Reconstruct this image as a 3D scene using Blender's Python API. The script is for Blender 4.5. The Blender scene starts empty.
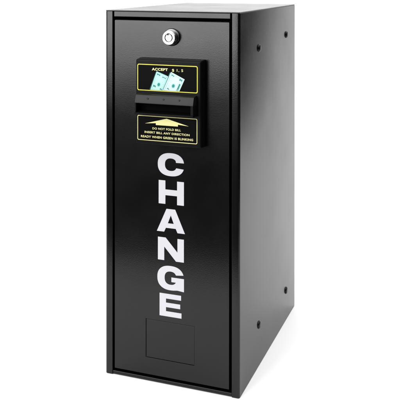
import bpy, bmesh, math, random
from mathutils import Vector, Matrix
R = math.radians
scene = bpy.context.scene
C = scene.collection
H, W, D = .570, .2203, .349          # cabinet height, width, depth (m)
HX = W/2

# ------------------------------------------------------------------ materials
def principled(name, col, rough, metal=0.0, spec=.5):
    m = bpy.data.materials.new(name); m.use_nodes = True
    b = m.node_tree.nodes['Principled BSDF']
    b.inputs['Base Color'].default_value = (*col, 1)
    b.inputs['Roughness'].default_value = rough
    b.inputs['Metallic'].default_value = metal
    b.inputs['Specular IOR Level'].default_value = spec
    return m, m.node_tree, b

def powder_coat(name, col, rough, scale, dist, spec):
    """black textured powder coat: fine orange peel bump and slightly uneven gloss"""
    m, nt, b = principled(name, col, rough, 0, spec)
    tc = nt.nodes.new('ShaderNodeTexCoord')
    n1 = nt.nodes.new('ShaderNodeTexNoise'); n1.inputs['Scale'].default_value = scale
    n1.inputs['Detail'].default_value = 1.0; n1.inputs['Roughness'].default_value = .6
    nt.links.new(tc.outputs['Object'], n1.inputs['Vector'])
    bp = nt.nodes.new('ShaderNodeBump'); bp.inputs['Strength'].default_value = 1
    bp.inputs['Distance'].default_value = dist
    nt.links.new(n1.outputs['Fac'], bp.inputs['Height'])
    nt.links.new(bp.outputs['Normal'], b.inputs['Normal'])
    n2 = nt.nodes.new('ShaderNodeTexNoise'); n2.inputs['Scale'].default_value = 14
    n2.inputs['Detail'].default_value = 5
    nt.links.new(tc.outputs['Object'], n2.inputs['Vector'])
    mr = nt.nodes.new('ShaderNodeMapRange')
    mr.inputs['From Min'].default_value = .3; mr.inputs['From Max'].default_value = .7
    mr.inputs['To Min'].default_value = rough-.03; mr.inputs['To Max'].default_value = rough+.03
    nt.links.new(n2.outputs['Fac'], mr.inputs['Value'])
    nt.links.new(mr.outputs['Result'], b.inputs['Roughness'])
    return m

M = {}
M['paint'] = powder_coat('black_powder_coat', (.0022, .0022, .0022), .20, 950, .00005, .28)
M['plastic'] = powder_coat('black_plastic', (.0025, .0025, .0027), .36, 900, .00004, .06)
M['lip'] = powder_coat('lit_lip_black_plastic', (.004, .004, .0042), .42, 900, .00004, .17)  # bezel plastic made lighter: light caught by the upper lip put into colour
M['decal'] = principled('decal_black', (.0012, .0012, .0012), .45, 0, .03)[0]
M['inside'] = principled('unlit_inside_black', (.001, .001, .001), .7, 0, .02)[0]  # shade of the bill slot and key notch given as plain black
M['yellow'] = principled('decal_yellow', (.46, .43, .055), .5, 0, .2)[0]
M['cream'] = principled('decal_cream', (.50, .475, .23), .5, 0, .2)[0]
M['text'] = principled('decal_text', (.56, .53, .24), .5, 0, .2)[0]
M['mint'] = principled('bill_mint', (.34, .54, .49), .5, 0, .2)[0]
M['pale'] = principled('bill_pale', (.44, .545, .545), .5, 0, .2)[0]
M['teal'] = principled('bill_teal', (.02, .17, .155), .5, 0, .2)[0]
M['aqua'] = principled('bill_aqua', (.20, .45, .42), .5, 0, .2)[0]
M['vinyl'] = principled('white_vinyl', (.40, .40, .425), .45, 0, .2)[0]
M['chrome'] = principled('brushed_chrome', (.86, .86, .86), .22, 1.0)[0]
M['darkchrome'] = principled('collar_steel_and_groove_shade', (.10, .10, .10), .3, 1.0)[0]
M['plug'] = principled('black_bolt', (.004, .004, .004), .34, 0, .16)[0]

# ------------------------------------------------------------------ helpers
def link(name, me, mats, parent=None, loc=(0, 0, 0)):
    o = bpy.data.objects.new(name, me); C.objects.link(o)
    for m in mats: me.materials.append(m)
    o.location = loc
    if parent: o.parent = parent
    return o

def build(name, bm, mats, parent=None, bevel=None, seg=3, smooth=False, loc=(0, 0, 0)):
    bmesh.ops.recalc_face_normals(bm, faces=bm.faces)
    me = bpy.data.meshes.new(name); bm.to_mesh(me); bm.free()
    if not isinstance(mats, (list, tuple)): mats = [mats]
    o = link(name, me, mats, parent, loc)
    if bevel or smooth:
        for p in me.polygons: p.use_smooth = True
    if bevel:
        b = o.modifiers.new('bevel', 'BEVEL'); b.width = bevel; b.segments = seg
        b.limit_method = 'ANGLE'; b.angle_limit = R(35); b.harden_normals = True
    elif smooth:
        me.set_sharp_from_angle(angle=R(38))
    return o

def box(bm, x0, x1, y0, y1, z0, z1, mi=0):
    v = [bm.verts.new((x, y, z)) for x in (x0, x1) for y in (y0, y1) for z in (z0, z1)]
    for f in ((0,1,3,2),(4,6,7,5),(0,4,5,1),(2,3,7,6),(0,2,6,4),(1,5,7,3)):
        bm.faces.new([v[i] for i in f]).material_index = mi

def prism(bm, pts, axis, a, b, mi=0):
    """pts polygon extruded along axis ('x': pts=(y,z); 'z': pts=(x,y); 'y': pts=(x,z))"""
    def P(p, t):
        return {'x': (t, p[0], p[1]), 'y': (p[0], t, p[1]), 'z': (p[0], p[1], t)}[axis]
    A = [bm.verts.new(P(p, a)) for p in pts]; B = [bm.verts.new(P(p, b)) for p in pts]
    n = len(pts)
    bm.faces.new(A).material_index = mi; bm.faces.new(B[::-1]).material_index = mi
    for i in range(n):
        bm.faces.new((A[i], B[i], B[(i+1) % n], A[(i+1) % n])).material_index = mi

def lathe(bm, prof, cx, cz, n=64, mi=0):
    """prof: (radius, y) pairs turned about the y axis through (cx, cz)"""
    rings = []
    for r, y in prof:
        if r < 1e-6: rings.append([bm.verts.new((cx, y, cz))])
        else: rings.append([bm.verts.new((cx+r*math.cos(2*math.pi*k/n), y, cz+r*math.sin(2*math.pi*k/n))) for k in range(n)])
    for a, b in zip(rings, rings[1:]):
        for k in range(n):
            l = (k+1) % n
            q = [a[k % len(a)], a[l % len(a)], b[l % len(b)], b[k % len(b)]]
            q = list(dict.fromkeys(q))
            if len(q) > 2: bm.faces.new(q).material_index = mi

def arc(cx, cy, r, a0, a1, n):
    return [(cx+r*math.cos(R(a0+(a1-a0)*i/n)), cy+r*math.sin(R(a0+(a1-a0)*i/n))) for i in range(n+1)]

def fill2d(loops, extrude=0.0, text=None, bold=0.0):
    """filled 2D shape with holes (or text) -> (verts, faces); a temporary curve object is removed again"""
    cu = bpy.data.curves.new('temporary', 'FONT' if text else 'CURVE')
    if text:
        cu.body = text; cu.offset = bold; cu.space_character = 1.08
    else:
        for lp in loops:
            s = cu.splines.new('POLY'); s.points.add(len(lp)-1)
            for p, q in zip(s.points, lp): p.co = (q[0], q[1], 0, 1)
            s.use_cyclic_u = True
    cu.dimensions = '2D'; cu.fill_mode = 'BOTH' if not text else 'FRONT'
    if not text and extrude == 0: cu.fill_mode = 'FRONT'
    cu.extrude = extrude
    ob = bpy.data.objects.new('temporary', cu); C.objects.link(ob)
    bpy.context.view_layer.update()
    me = ob.evaluated_get(bpy.context.evaluated_depsgraph_get()).to_mesh()
    vs = [v.co.copy() for v in me.vertices]; fs = [list(p.vertices) for p in me.polygons]
    ob.evaluated_get(bpy.context.evaluated_depsgraph_get()).to_mesh_clear()
    bpy.data.objects.remove(ob); bpy.data.curves.remove(cu)
    return vs, fs

def lay(bm, vf, f, mi):
    """put a filled 2D shape into bm through the mapping f(x, y, z) -> (x, y, z), facing the front (-y)"""
    vs, fs = vf
    V = [bm.verts.new(f(v)) for v in vs]
    for q in fs:
        try: bm.faces.new([V[i] for i in q]).material_index = mi
        except ValueError: pass

def tag(o, **k):
    for a, b in k.items(): o[a] = b
    return o

def soften(o, w, seg=3):
    for p in o.data.polygons: p.use_smooth = True
    b = o.modifiers.new('bevel', 'BEVEL'); b.width = w; b.segments = seg
    b.limit_method = 'ANGLE'; b.angle_limit = R(35); b.harden_normals = True

# ------------------------------------------------------------------ the machine
machine = bpy.data.objects.new('change_machine', None); C.objects.link(machine)
machine.empty_display_size = .1
tag(machine, label='tall black steel bill change machine with white vertical CHANGE lettering on its door', category='change machine')

FL = .0122            # width of the front flanges
bolts = [(.103, .5085), (.2812, .5175), (.1035, .0665), (.2815, .0545)]
for s in (1, -1):     # bent side panels, each with its front flange and rounded corner
    r = .0034
    pts = [(HX-FL, .0004)] + arc(HX-r, r+.0004, r, -90, 0, 6) + [(HX, D), (HX-.0045, D), (HX-.0045, .024), (HX-FL, .024)]
    pts = [(s*x, y) for x, y in pts]
    bm = bmesh.new(); prism(bm, pts, 'z', .0, H-.0017)
    o = build('side_panel', bm, M['paint'], machine)
    soften(o, .0005, 2)
for y, z in bolts:    # low button heads of the bolts through the side
    bm = bmesh.new(); lathe(bm, [(0, -.0030), (.0034, -.0029), (.0048, -.0025), (.0058, -.0016), (.0063, -.0005), (.0064, .0006), (0, .0006)], 0, 0, 40)
    bmesh.ops.rotate(bm, verts=bm.verts, cent=(0, 0, 0), matrix=Matrix.Rotation(R(90), 3, 'Z'))
    bmesh.ops.translate(bm, verts=bm.verts, vec=(HX-.0001, y, z))
    build('bolt_head', bm, M['plug'], machine, smooth=True)

bm = bmesh.new()
box(bm, -HX+.0004, HX-.0004, .0006, D+.0017, H-.0016, H)                    # top sheet
build('top_panel', bm, M['paint'], machine, .0006, 2)
bm = bmesh.new(); box(bm, -.0957, .0957, .0006, .020, .5597, H-.0018)  # header over the door
build('header_rail', bm, M['paint'], machine, .0009, 3)
bm = bmesh.new(); box(bm, -HX+FL+.0003, HX-FL-.0003, .0014, D-.002, .0004, .0056)
build('base_plate', bm, M['paint'], machine, .0006, 2)
bm = bmesh.new(); box(bm, -HX+.0006, HX-.0006, D+.0001, D+.0016, .0003, H-.0019)
build('back_panel', bm, M['paint'], machine, .0004, 2)

# door, with a real shallow pocket for the small cover plate at its foot
DX0, DX1, DZ0, DZ1 = -.0940, .0940, .0108, .5553
PX0, PX1, PZ0, PZ1 = -.0408, .0390, .0366, .0955
bm = bmesh.new()
def rect(x0, x1, z0, z1, y): return [bm.verts.new(p) for p in ((x0, y, z0), (x1, y, z0), (x1, y, z1), (x0, y, z1))]
DF, DB = .0002, .018
rA, rB, rC, rD = rect(DX0, DX1, DZ0, DZ1, DB), rect(DX0, DX1, DZ0, DZ1, DF), rect(PX0, PX1, PZ0, PZ1, DF), rect(PX0, PX1, PZ0, PZ1, .0030)
bm.faces.new(rA); bm.faces.new(rD)
for p, q in ((rA, rB), (rB, rC), (rC, rD)):
    for i in range(4): bm.faces.new((p[i], p[(i+1) % 4], q[(i+1) % 4], q[i]))
door = build('door', bm, M['paint'], machine)
soften(door, .0016, 4)
bm = bmesh.new(); box(bm, PX0+.0004, PX1-.0004, .0013, .0029, PZ0+.0003, PZ1-.0003)
build('cover_plate', bm, M['paint'], door, .0002, 2)

# ------------------------------------------------------------------ CHANGE lettering
def sup(cx, cy, a, b, a0, a1, n=48, e=2.35):
    out = []
    for i in range(n+1):
        t = R(a0+(a1-a0)*i/n); c, s = math.cos(t), math.sin(t)
        out.append((cx+a*math.copysign(abs(c)**(2/e), c), cy+b*math.copysign(abs(s)**(2/e), s)))
    return out
glyph = {   # each inside a unit square
 'C': [sup(.5, .5, .5, .5, 9, 344) + [(.70, .365)] + sup(.5, .5, .225, .272, 326, 38) + [(.695, .60)]],
 'H': [[(0,0),(.268,0),(.268,.375),(.732,.375),(.732,0),(1,0),(1,1),(.732,1),(.732,.62),(.268,.62),(.268,1),(0,1)]],
 'A': [[(0,0),(.262,0),(.325,.175),(.675,.175),(.738,0),(1,0),(.655,1),(.345,1)], [(.395,.38),(.605,.38),(.50,.735)]],
 'N': [[(0,0),(.245,0),(.245,.60),(.70,0),(1,0),(1,1),(.755,1),(.755,.40),(.30,1),(0,1)]],
 'G': [sup(.5, .5, .5, .5, 17, 284) + [(.76, .028), (1, .0), (1, .535), (.53, .535), (.53, .345), (.70, .345)]
       + sup(.5, .5, .225, .272, 318, 38) + [(.70, .64)]],
 'E': [[(0,0),(1,0),(1,.225),(.295,.225),(.295,.405),(.94,.405),(.94,.605),(.295,.605),(.295,.785),(.98,.785),(.98,1),(0,1)]],
}
place = {'C': (-.0207, .0225, .3190, .3540), 'H': (-.0192, .0222, .2760, .3117), 'A': (-.0222, .0239, .2335, .2687),
         'N': (-.0204, .0222, .1900, .2247), 'G': (-.0213, .0224, .1452, .1822), 'E': (-.0176, .0184, .1047, .1392)}
for ch, (x0, x1, z0, z1) in place.items():
    vf = fill2d(glyph[ch], .5)
    bm = bmesh.new()
    lay(bm, vf, lambda v: (x0+v.x*(x1-x0), -.00012+v.z*.0003, z0+v.y*(z1-z0)), 0)
    bmesh.ops.remove_doubles(bm, verts=bm.verts, dist=1e-6)
    build('letter', bm, M['vinyl'], door)

# ------------------------------------------------------------------ lock
LX, LZ = .0025, .5305
lock = bpy.data.objects.new('lock', None); C.objects.link(lock); lock.parent = machine; lock.location = (LX, 0, LZ)
bm = bmesh.new(); lathe(bm, [(0, .0005), (.0134, .0005), (.0134, -.0016), (.0124, -.0030), (.0108, -.0034), (.0104, -.0030), (0, -.0028)], 0, 0)
build('collar', bm, M['darkchrome'], lock, smooth=True)
bm = bmesh.new()
lathe(bm, [(.0098, -.002), (.0098, -.0098), (.0106, -.0105), (.0108, -.0112), (.0108, -.0122), (.0104, -.0130), (.0097, -.0134), (.0068, -.0134)], 0, 0, 64, 0)
lathe(bm, [(.0068, -.0134), (.0066, -.0131), (.0065, -.0112), (.0055, -.0112), (.0054, -.0129), (.0052, -.0132)], 0, 0, 64, 1)  # key groove in darker metal, the recess shade put into its colour
lathe(bm, [(.0052, -.0132), (.0049, -.0134), (0, -.0134)], 0, 0, 64, 0)
bmesh.ops.remove_doubles(bm, verts=bm.verts, dist=1e-6)
box(bm, -.0021, -.0001, -.01355, -.0125, .0033, .0066, 2)      # black block for the key notch, its shade put into the colour
build('barrel', bm, [M['chrome'], M['darkchrome'], M['inside']], lock, smooth=True).data.set_sharp_from_angle(angle=R(22))

# ------------------------------------------------------------------ bill acceptor
acc = bpy.data.objects.new('bill_acceptor', None); C.objects.link(acc); acc.parent = machine; acc.location = (0, 0, 0)
bm = bmesh.new()
BX0, BX1, BZ0, BZ1 = -.0492, .0562, .3690, .4972
box(bm, BX0, BX1, -.0180, .0000, BZ0, BZ1)
for v in bm.verts:                     # drafted (slightly tapering) moulding
    if v.co.y > -.001: v.co.x += .0012 if v.co.x > 0 else -.0012; v.co.z += .0012 if v.co.z > .43 else -.0012
build('bezel', bm, M['plastic'], acc, .0022, 4)
# mouth: a hollow moulding; lip leans back, slot opens below it
MX0, MX1 = -.0445, .0492
bm = bmesh.new()
prism(bm, [(-.0178, .4466), (-.0278, .4456), (-.0290, .4449), (-.0328, .4344), (-.0328, .4330), (-.0178, .4328)], 'x', MX0, MX1, 2)   # upper lip
prism(bm, [(-.0178, .4160), (-.0320, .4160), (-.0335, .4172), (-.0335, .4186), (-.0178, .4212)], 'x', MX0, MX1)                     # lower lip
for a, b in ((MX0, MX0+.0022), (MX1-.0042, MX1)):
    prism(bm, [(-.0178, .4210), (-.0325, .4190), (-.0325, .4330), (-.0178, .4330)], 'x', a, b)
box(bm, MX0+.002, MX1-.004, -.0184, -.0178, .4205, .4332, 1)
build('bill_slot', bm, [M['plastic'], M['inside'], M['lip']], acc, .0005, 2)
for x in (-.0240, .0015, .0266):       # three small screws on the leaning lip
    bm = bmesh.new(); lathe(bm, [(0, -.0007), (.0008, -.0007), (.0015, -.0004), (.0017, .0004)], 0, 0, 20)
    bmesh.ops.rotate(bm, verts=bm.verts, cent=(0, 0, 0), matrix=Matrix.Rotation(R(-20.5), 3, 'X'))
    bmesh.ops.translate(bm, verts=bm.verts, vec=(x, -.03075, .4400))
    build('screw', bm, M['plug'], acc, smooth=True)

def rrect(x0, x1, z0, z1, r, n=6):
    return arc(x1-r, z1-r, r, 0, 90, n)+arc(x0+r, z1-r, r, 90, 180, n)+arc(x0+r, z0+r, r, 180, 270, n)+arc(x1-r, z0+r, r, 270, 360, n)
Y0 = -.0181
def flat(layer): return lambda v: (v.x, Y0-.00006*layer, v.y)
def poly(bm, pts, layer, mi): lay(bm, fill2d([pts]), flat(layer), mi)
def ring(bm, x0, x1, z0, z1, r, t, layer, mi):
    lay(bm, fill2d([rrect(x0, x1, z0, z1, r), rrect(x0+t, x1-t, z0+t, z1-t, r-t*.7)]), flat(layer), mi)
def text(bm, s, x0, x1, z0, z1, layer, mi, bold=.012, shear=0):
    vf = fill2d(None, text=s, bold=bold)
    xs = [v.x for v in vf[0]]; ys = [v.y for v in vf[0]]
    ya = 0.0; yb = .727
    lay(bm, vf, lambda v: (x0+(v.x-min(xs))/(max(xs)-min(xs))*(x1-x0)+shear*v.y, Y0-.00006*layer, z0+(v.y-ya)/(yb-ya)*(z1-z0)), mi)
def stroke(bm, a, b, t, layer, mi):
    d = Vector((b[0]-a[0], b[1]-a[1])); n = Vector((-d.y, d.x)).normalized()*t/2
    poly(bm, [(a[0]+n.x, a[1]+n.y), (b[0]+n.x, b[1]+n.y), (b[0]-n.x, b[1]-n.y), (a[0]-n.x, a[1]-n.y)], layer, mi)
def clip_low(pts, zc):
    out = []
    for p, q in zip(pts, pts[1:]+pts[:1]):
        if p[1] >= zc: out.append(p)
        if (p[1] >= zc) != (q[1] >= zc):
            t = (zc-p[1])/(q[1]-p[1]); out.append((p[0]+(q[0]-p[0])*t, zc))
    return out

mats = [M['decal'], M['yellow'], M['text'], M['mint'], M['pale'], M['teal'], M['aqua'], M['cream']]
# upper sticker
bm = bmesh.new()
UX0, UX1, UZ0, UZ1 = -.0468, .0510, .4500, .4903
poly(bm, rrect(UX0-.0004, UX1+.0004, UZ0-.0004, UZ1+.0004, .0028), 0, 0)
ring(bm, UX0, UX1, UZ0, UZ1, .0026, .0013, 1, 1)
text(bm, 'ACCEPT', -.0228, .0032, .4812, .4850, 1, 2, .03)
text(bm, '$ 1, 5', .0100, .0278, .4808, .4848, 1, 2, .008)
ZC = UZ0+.0016
def bill(ox, oz, ang, w, h, base, layer, marks):
    """a bank note standing on its short side, leaning; cut off by the sticker's border"""
    c, s = math.cos(R(ang)), math.sin(R(ang))
    def T(u, v): return (ox+u*c-v*s, oz+u*s+v*c)
    def put(pts, ly, mi):
        q = clip_low([T(*p) for p in pts], ZC)
        if len(q) > 2: poly(bm, q, ly, mi)
    put([(0, 0), (w, 0), (w, -h), (0, -h)], layer, base)
    t = .0007
    m = .0016
    for pts in ([(m, -m), (w-m, -m), (w-m, -m-t), (m, -m-t)], [(m, -m), (m+t, -m), (m+t, -h), (m, -h)], [(w-m-t, -m), (w-m, -m), (w-m, -h), (w-m-t, -h)]):
        put(pts, layer+1, 6)
    put([(.5*w+.0030*math.cos(R(a)), -.50*h+.0036*math.sin(R(a))) for a in range(0, 360, 20)], layer+1, 6)
    put([(.5*w+.0019*math.cos(R(a)), -.50*h+.0024*math.sin(R(a))) for a in range(0, 360, 20)], layer+2, 5)
    for k in range(9):                  # fine engraved lines either side of the portrait
        v = .16+.085*k
        for u0, u1 in ((.16, .30-.03*math.sin(k*2.1)), (.70+.03*math.sin(k*1.7), .84)):
            put([(u0*w, -v*h), (u1*w, -v*h), (u1*w, -v*h-.00035), (u0*w, -v*h-.00035)], layer+1, 6)
    for (u, v, a, b) in marks:
        put([(u*w, -v*h), ((u+a)*w, -v*h-.0004), ((u+a)*w, -(v+b)*h), ((u+a*.5)*w, -(v+b*.6)*h), (u*w, -(v+b)*h)], layer+2, 5)
bill(-.0150, .4798, -20, .0200, .0345, 3, 1, [(.12, .07, .26, .07), (.58, .10, .30, .05), (.12, .60, .20, .09), (.5, .86, .40, .07), (.16, .84, .16, .1), (.70, .62, .16, .07)])
stroke(bm, (.0074, .4790), (-.0045, .4520), .0013, 5, 5)
stroke(bm, (-.0153, .4795), (-.0261, .4519), .0006, 5, 5)
stroke(bm, (-.0146, .4800), (.0024, .4738), .0006, 5, 5)
bill(.0087, .4800, -25, .0240, .0345, 4, 6, [(.70, .07, .18, .10), (.80, .28, .09, .40), (.12, .08, .18, .06), (.62, .74, .26, .1), (.2, .70, .14, .06)])
build('decal', bm, mats, acc)
# lower sticker
bm = bmesh.new()
LX0, LX1, LZ0, LZ1 = -.0466, .0504, .3748, .4124
poly(bm, rrect(LX0-.0004, LX1+.0004, LZ0-.0004, LZ1+.0004, .0024), 0, 0)
ring(bm, LX0, LX1, LZ0, LZ1, .0022, .0010, 1, 7)
poly(bm, [(-.0340, .4004), (.0014, .4095), (.0368, .4004), (.0196, .4018), (.0196, .3990), (-.0162, .3990), (-.0162, .4018)], 1, 2)
text(bm, 'DO NOT FOLD BILL', -.0218, .0243, .3922, .3953, 1, 7, .024)
text(bm, 'INSERT BILL ANY DIRECTION', -.0348, .0382, .3860, .3891, 1, 7, .024)
text(bm, 'READY WHEN GREEN IS BLINKING', -.0408, .0438, .3791, .3824, 1, 7, .024)
build('decal', bm, mats, acc)

# ------------------------------------------------------------------ the white sweep it stands on
bm = bmesh.new()
YF, YB, RR, ZT = -.455, 2.6, .9, 2.6
SX0, SX1 = -3.6, .92
prof = [(YF, -.0006)]+[(YB-RR+RR*math.sin(R(a)), RR-RR*math.cos(R(a))-.0006) for a in range(0, 91, 5)]+[(YB, ZT)]
off = [(y-.0, z-.003) if i == 0 else None for i, (y, z) in enumerate(prof)]
back = [(YF, -.004)]+[(YB-RR+(RR+.0035)*math.sin(R(a)), RR-(RR+.0035)*math.cos(R(a))-.0006) for a in range(0, 91, 5)]+[(YB+.0035, ZT)]
n = len(prof)
V = {}
for k, x in enumerate((SX0, SX1)):
    for i in range(n):
        V[k, i, 0] = bm.verts.new((x, *prof[i])); V[k, i, 1] = bm.verts.new((x, *back[i]))
for i in range(n-1):
    bm.faces.new((V[0, i, 0], V[1, i, 0], V[1, i+1, 0], V[0, i+1, 0]))
    bm.faces.new((V[0, i, 1], V[0, i+1, 1], V[1, i+1, 1], V[1, i, 1]))
    for k in (0, 1): bm.faces.new((V[k, i, 0], V[k, i+1, 0], V[k, i+1, 1], V[k, i, 1]))
for i in (0, n-1): bm.faces.new((V[0, i, 0], V[0, i, 1], V[1, i, 1], V[1, i, 0]))
m, nt, b = principled('white_paper_sweep', (.8, .8, .8), .9, 0, .1)
tc = nt.nodes.new('ShaderNodeTexCoord'); nz = nt.nodes.new('ShaderNodeTexNoise'); nz.inputs['Scale'].default_value = 900
bp = nt.nodes.new('ShaderNodeBump'); bp.inputs['Strength'].default_value = .1; bp.inputs['Distance'].default_value = .0002
nt.links.new(tc.outputs['Object'], nz.inputs['Vector']); nt.links.new(nz.outputs['Fac'], bp.inputs['Height']); nt.links.new(bp.outputs['Normal'], b.inputs['Normal'])
o = build('backdrop', bm, m, smooth=True)
tag(o, kind='structure', label='seamless white paper backdrop curving up behind the machine', category='backdrop')

# ------------------------------------------------------------------ studio lamps
def softbox(name, loc, target, sx, sy, radiance, spread=180):
    l = bpy.data.lights.new(name, 'AREA'); l.shape = 'RECTANGLE'; l.size = sx; l.size_y = sy
    l.energy = radiance*math.pi*sx*sy; l.spread = R(spread)
    o = bpy.data.objects.new(name, l); C.objects.link(o); o.location = loc
    o.rotation_euler = (Vector(target)-Vector(loc)).to_track_quat('-Z', 'Y').to_euler()
    return o
softbox('overhead_softbox', (.5, .75, 2.5), (.5, .75, 0), 5.6, 4.6, 3.55)
softbox('front_softbox', (-.72, -1.45, .95), (0, 0, .55), 1.3, 1.36, 10.2)

w = bpy.data.worlds.new('World'); scene.world = w; w.use_nodes = True
bg = w.node_tree.nodes['Background']; bg.inputs['Color'].default_value = (1, 1, 1, 1); bg.inputs['Strength'].default_value = .02

# ------------------------------------------------------------------ camera (solved from the photograph)
cam = bpy.data.cameras.new('camera'); co = bpy.data.objects.new('camera', cam); C.objects.link(co)
f, yaw, pit, roll = 784.09, .35313, -.00433, .00068
cam.sensor_fit = 'HORIZONTAL'; cam.sensor_width = 36; cam.lens = f/400*36
cam.shift_x = .11634/400; cam.shift_y = -221.112/400
cam.clip_start = .05; cam.clip_end = 100
co.location = (.45379, -1.10198, .62412)
fw = Vector((-math.sin(yaw)*math.cos(pit), math.cos(yaw)*math.cos(pit), math.sin(pit)))
rt = Vector((math.cos(yaw), math.sin(yaw), 0)); up = rt.cross(fw)
rt, up = rt*math.cos(roll)+up*math.sin(roll), up*math.cos(roll)-rt*math.sin(roll)
co.rotation_euler = Matrix((rt, up, -fw)).transposed().to_euler()
scene.camera = co
scene.view_settings.view_transform = 'Standard'; scene.view_settings.look = 'None'
scene.view_settings.exposure = 0; scene.view_settings.gamma = 1
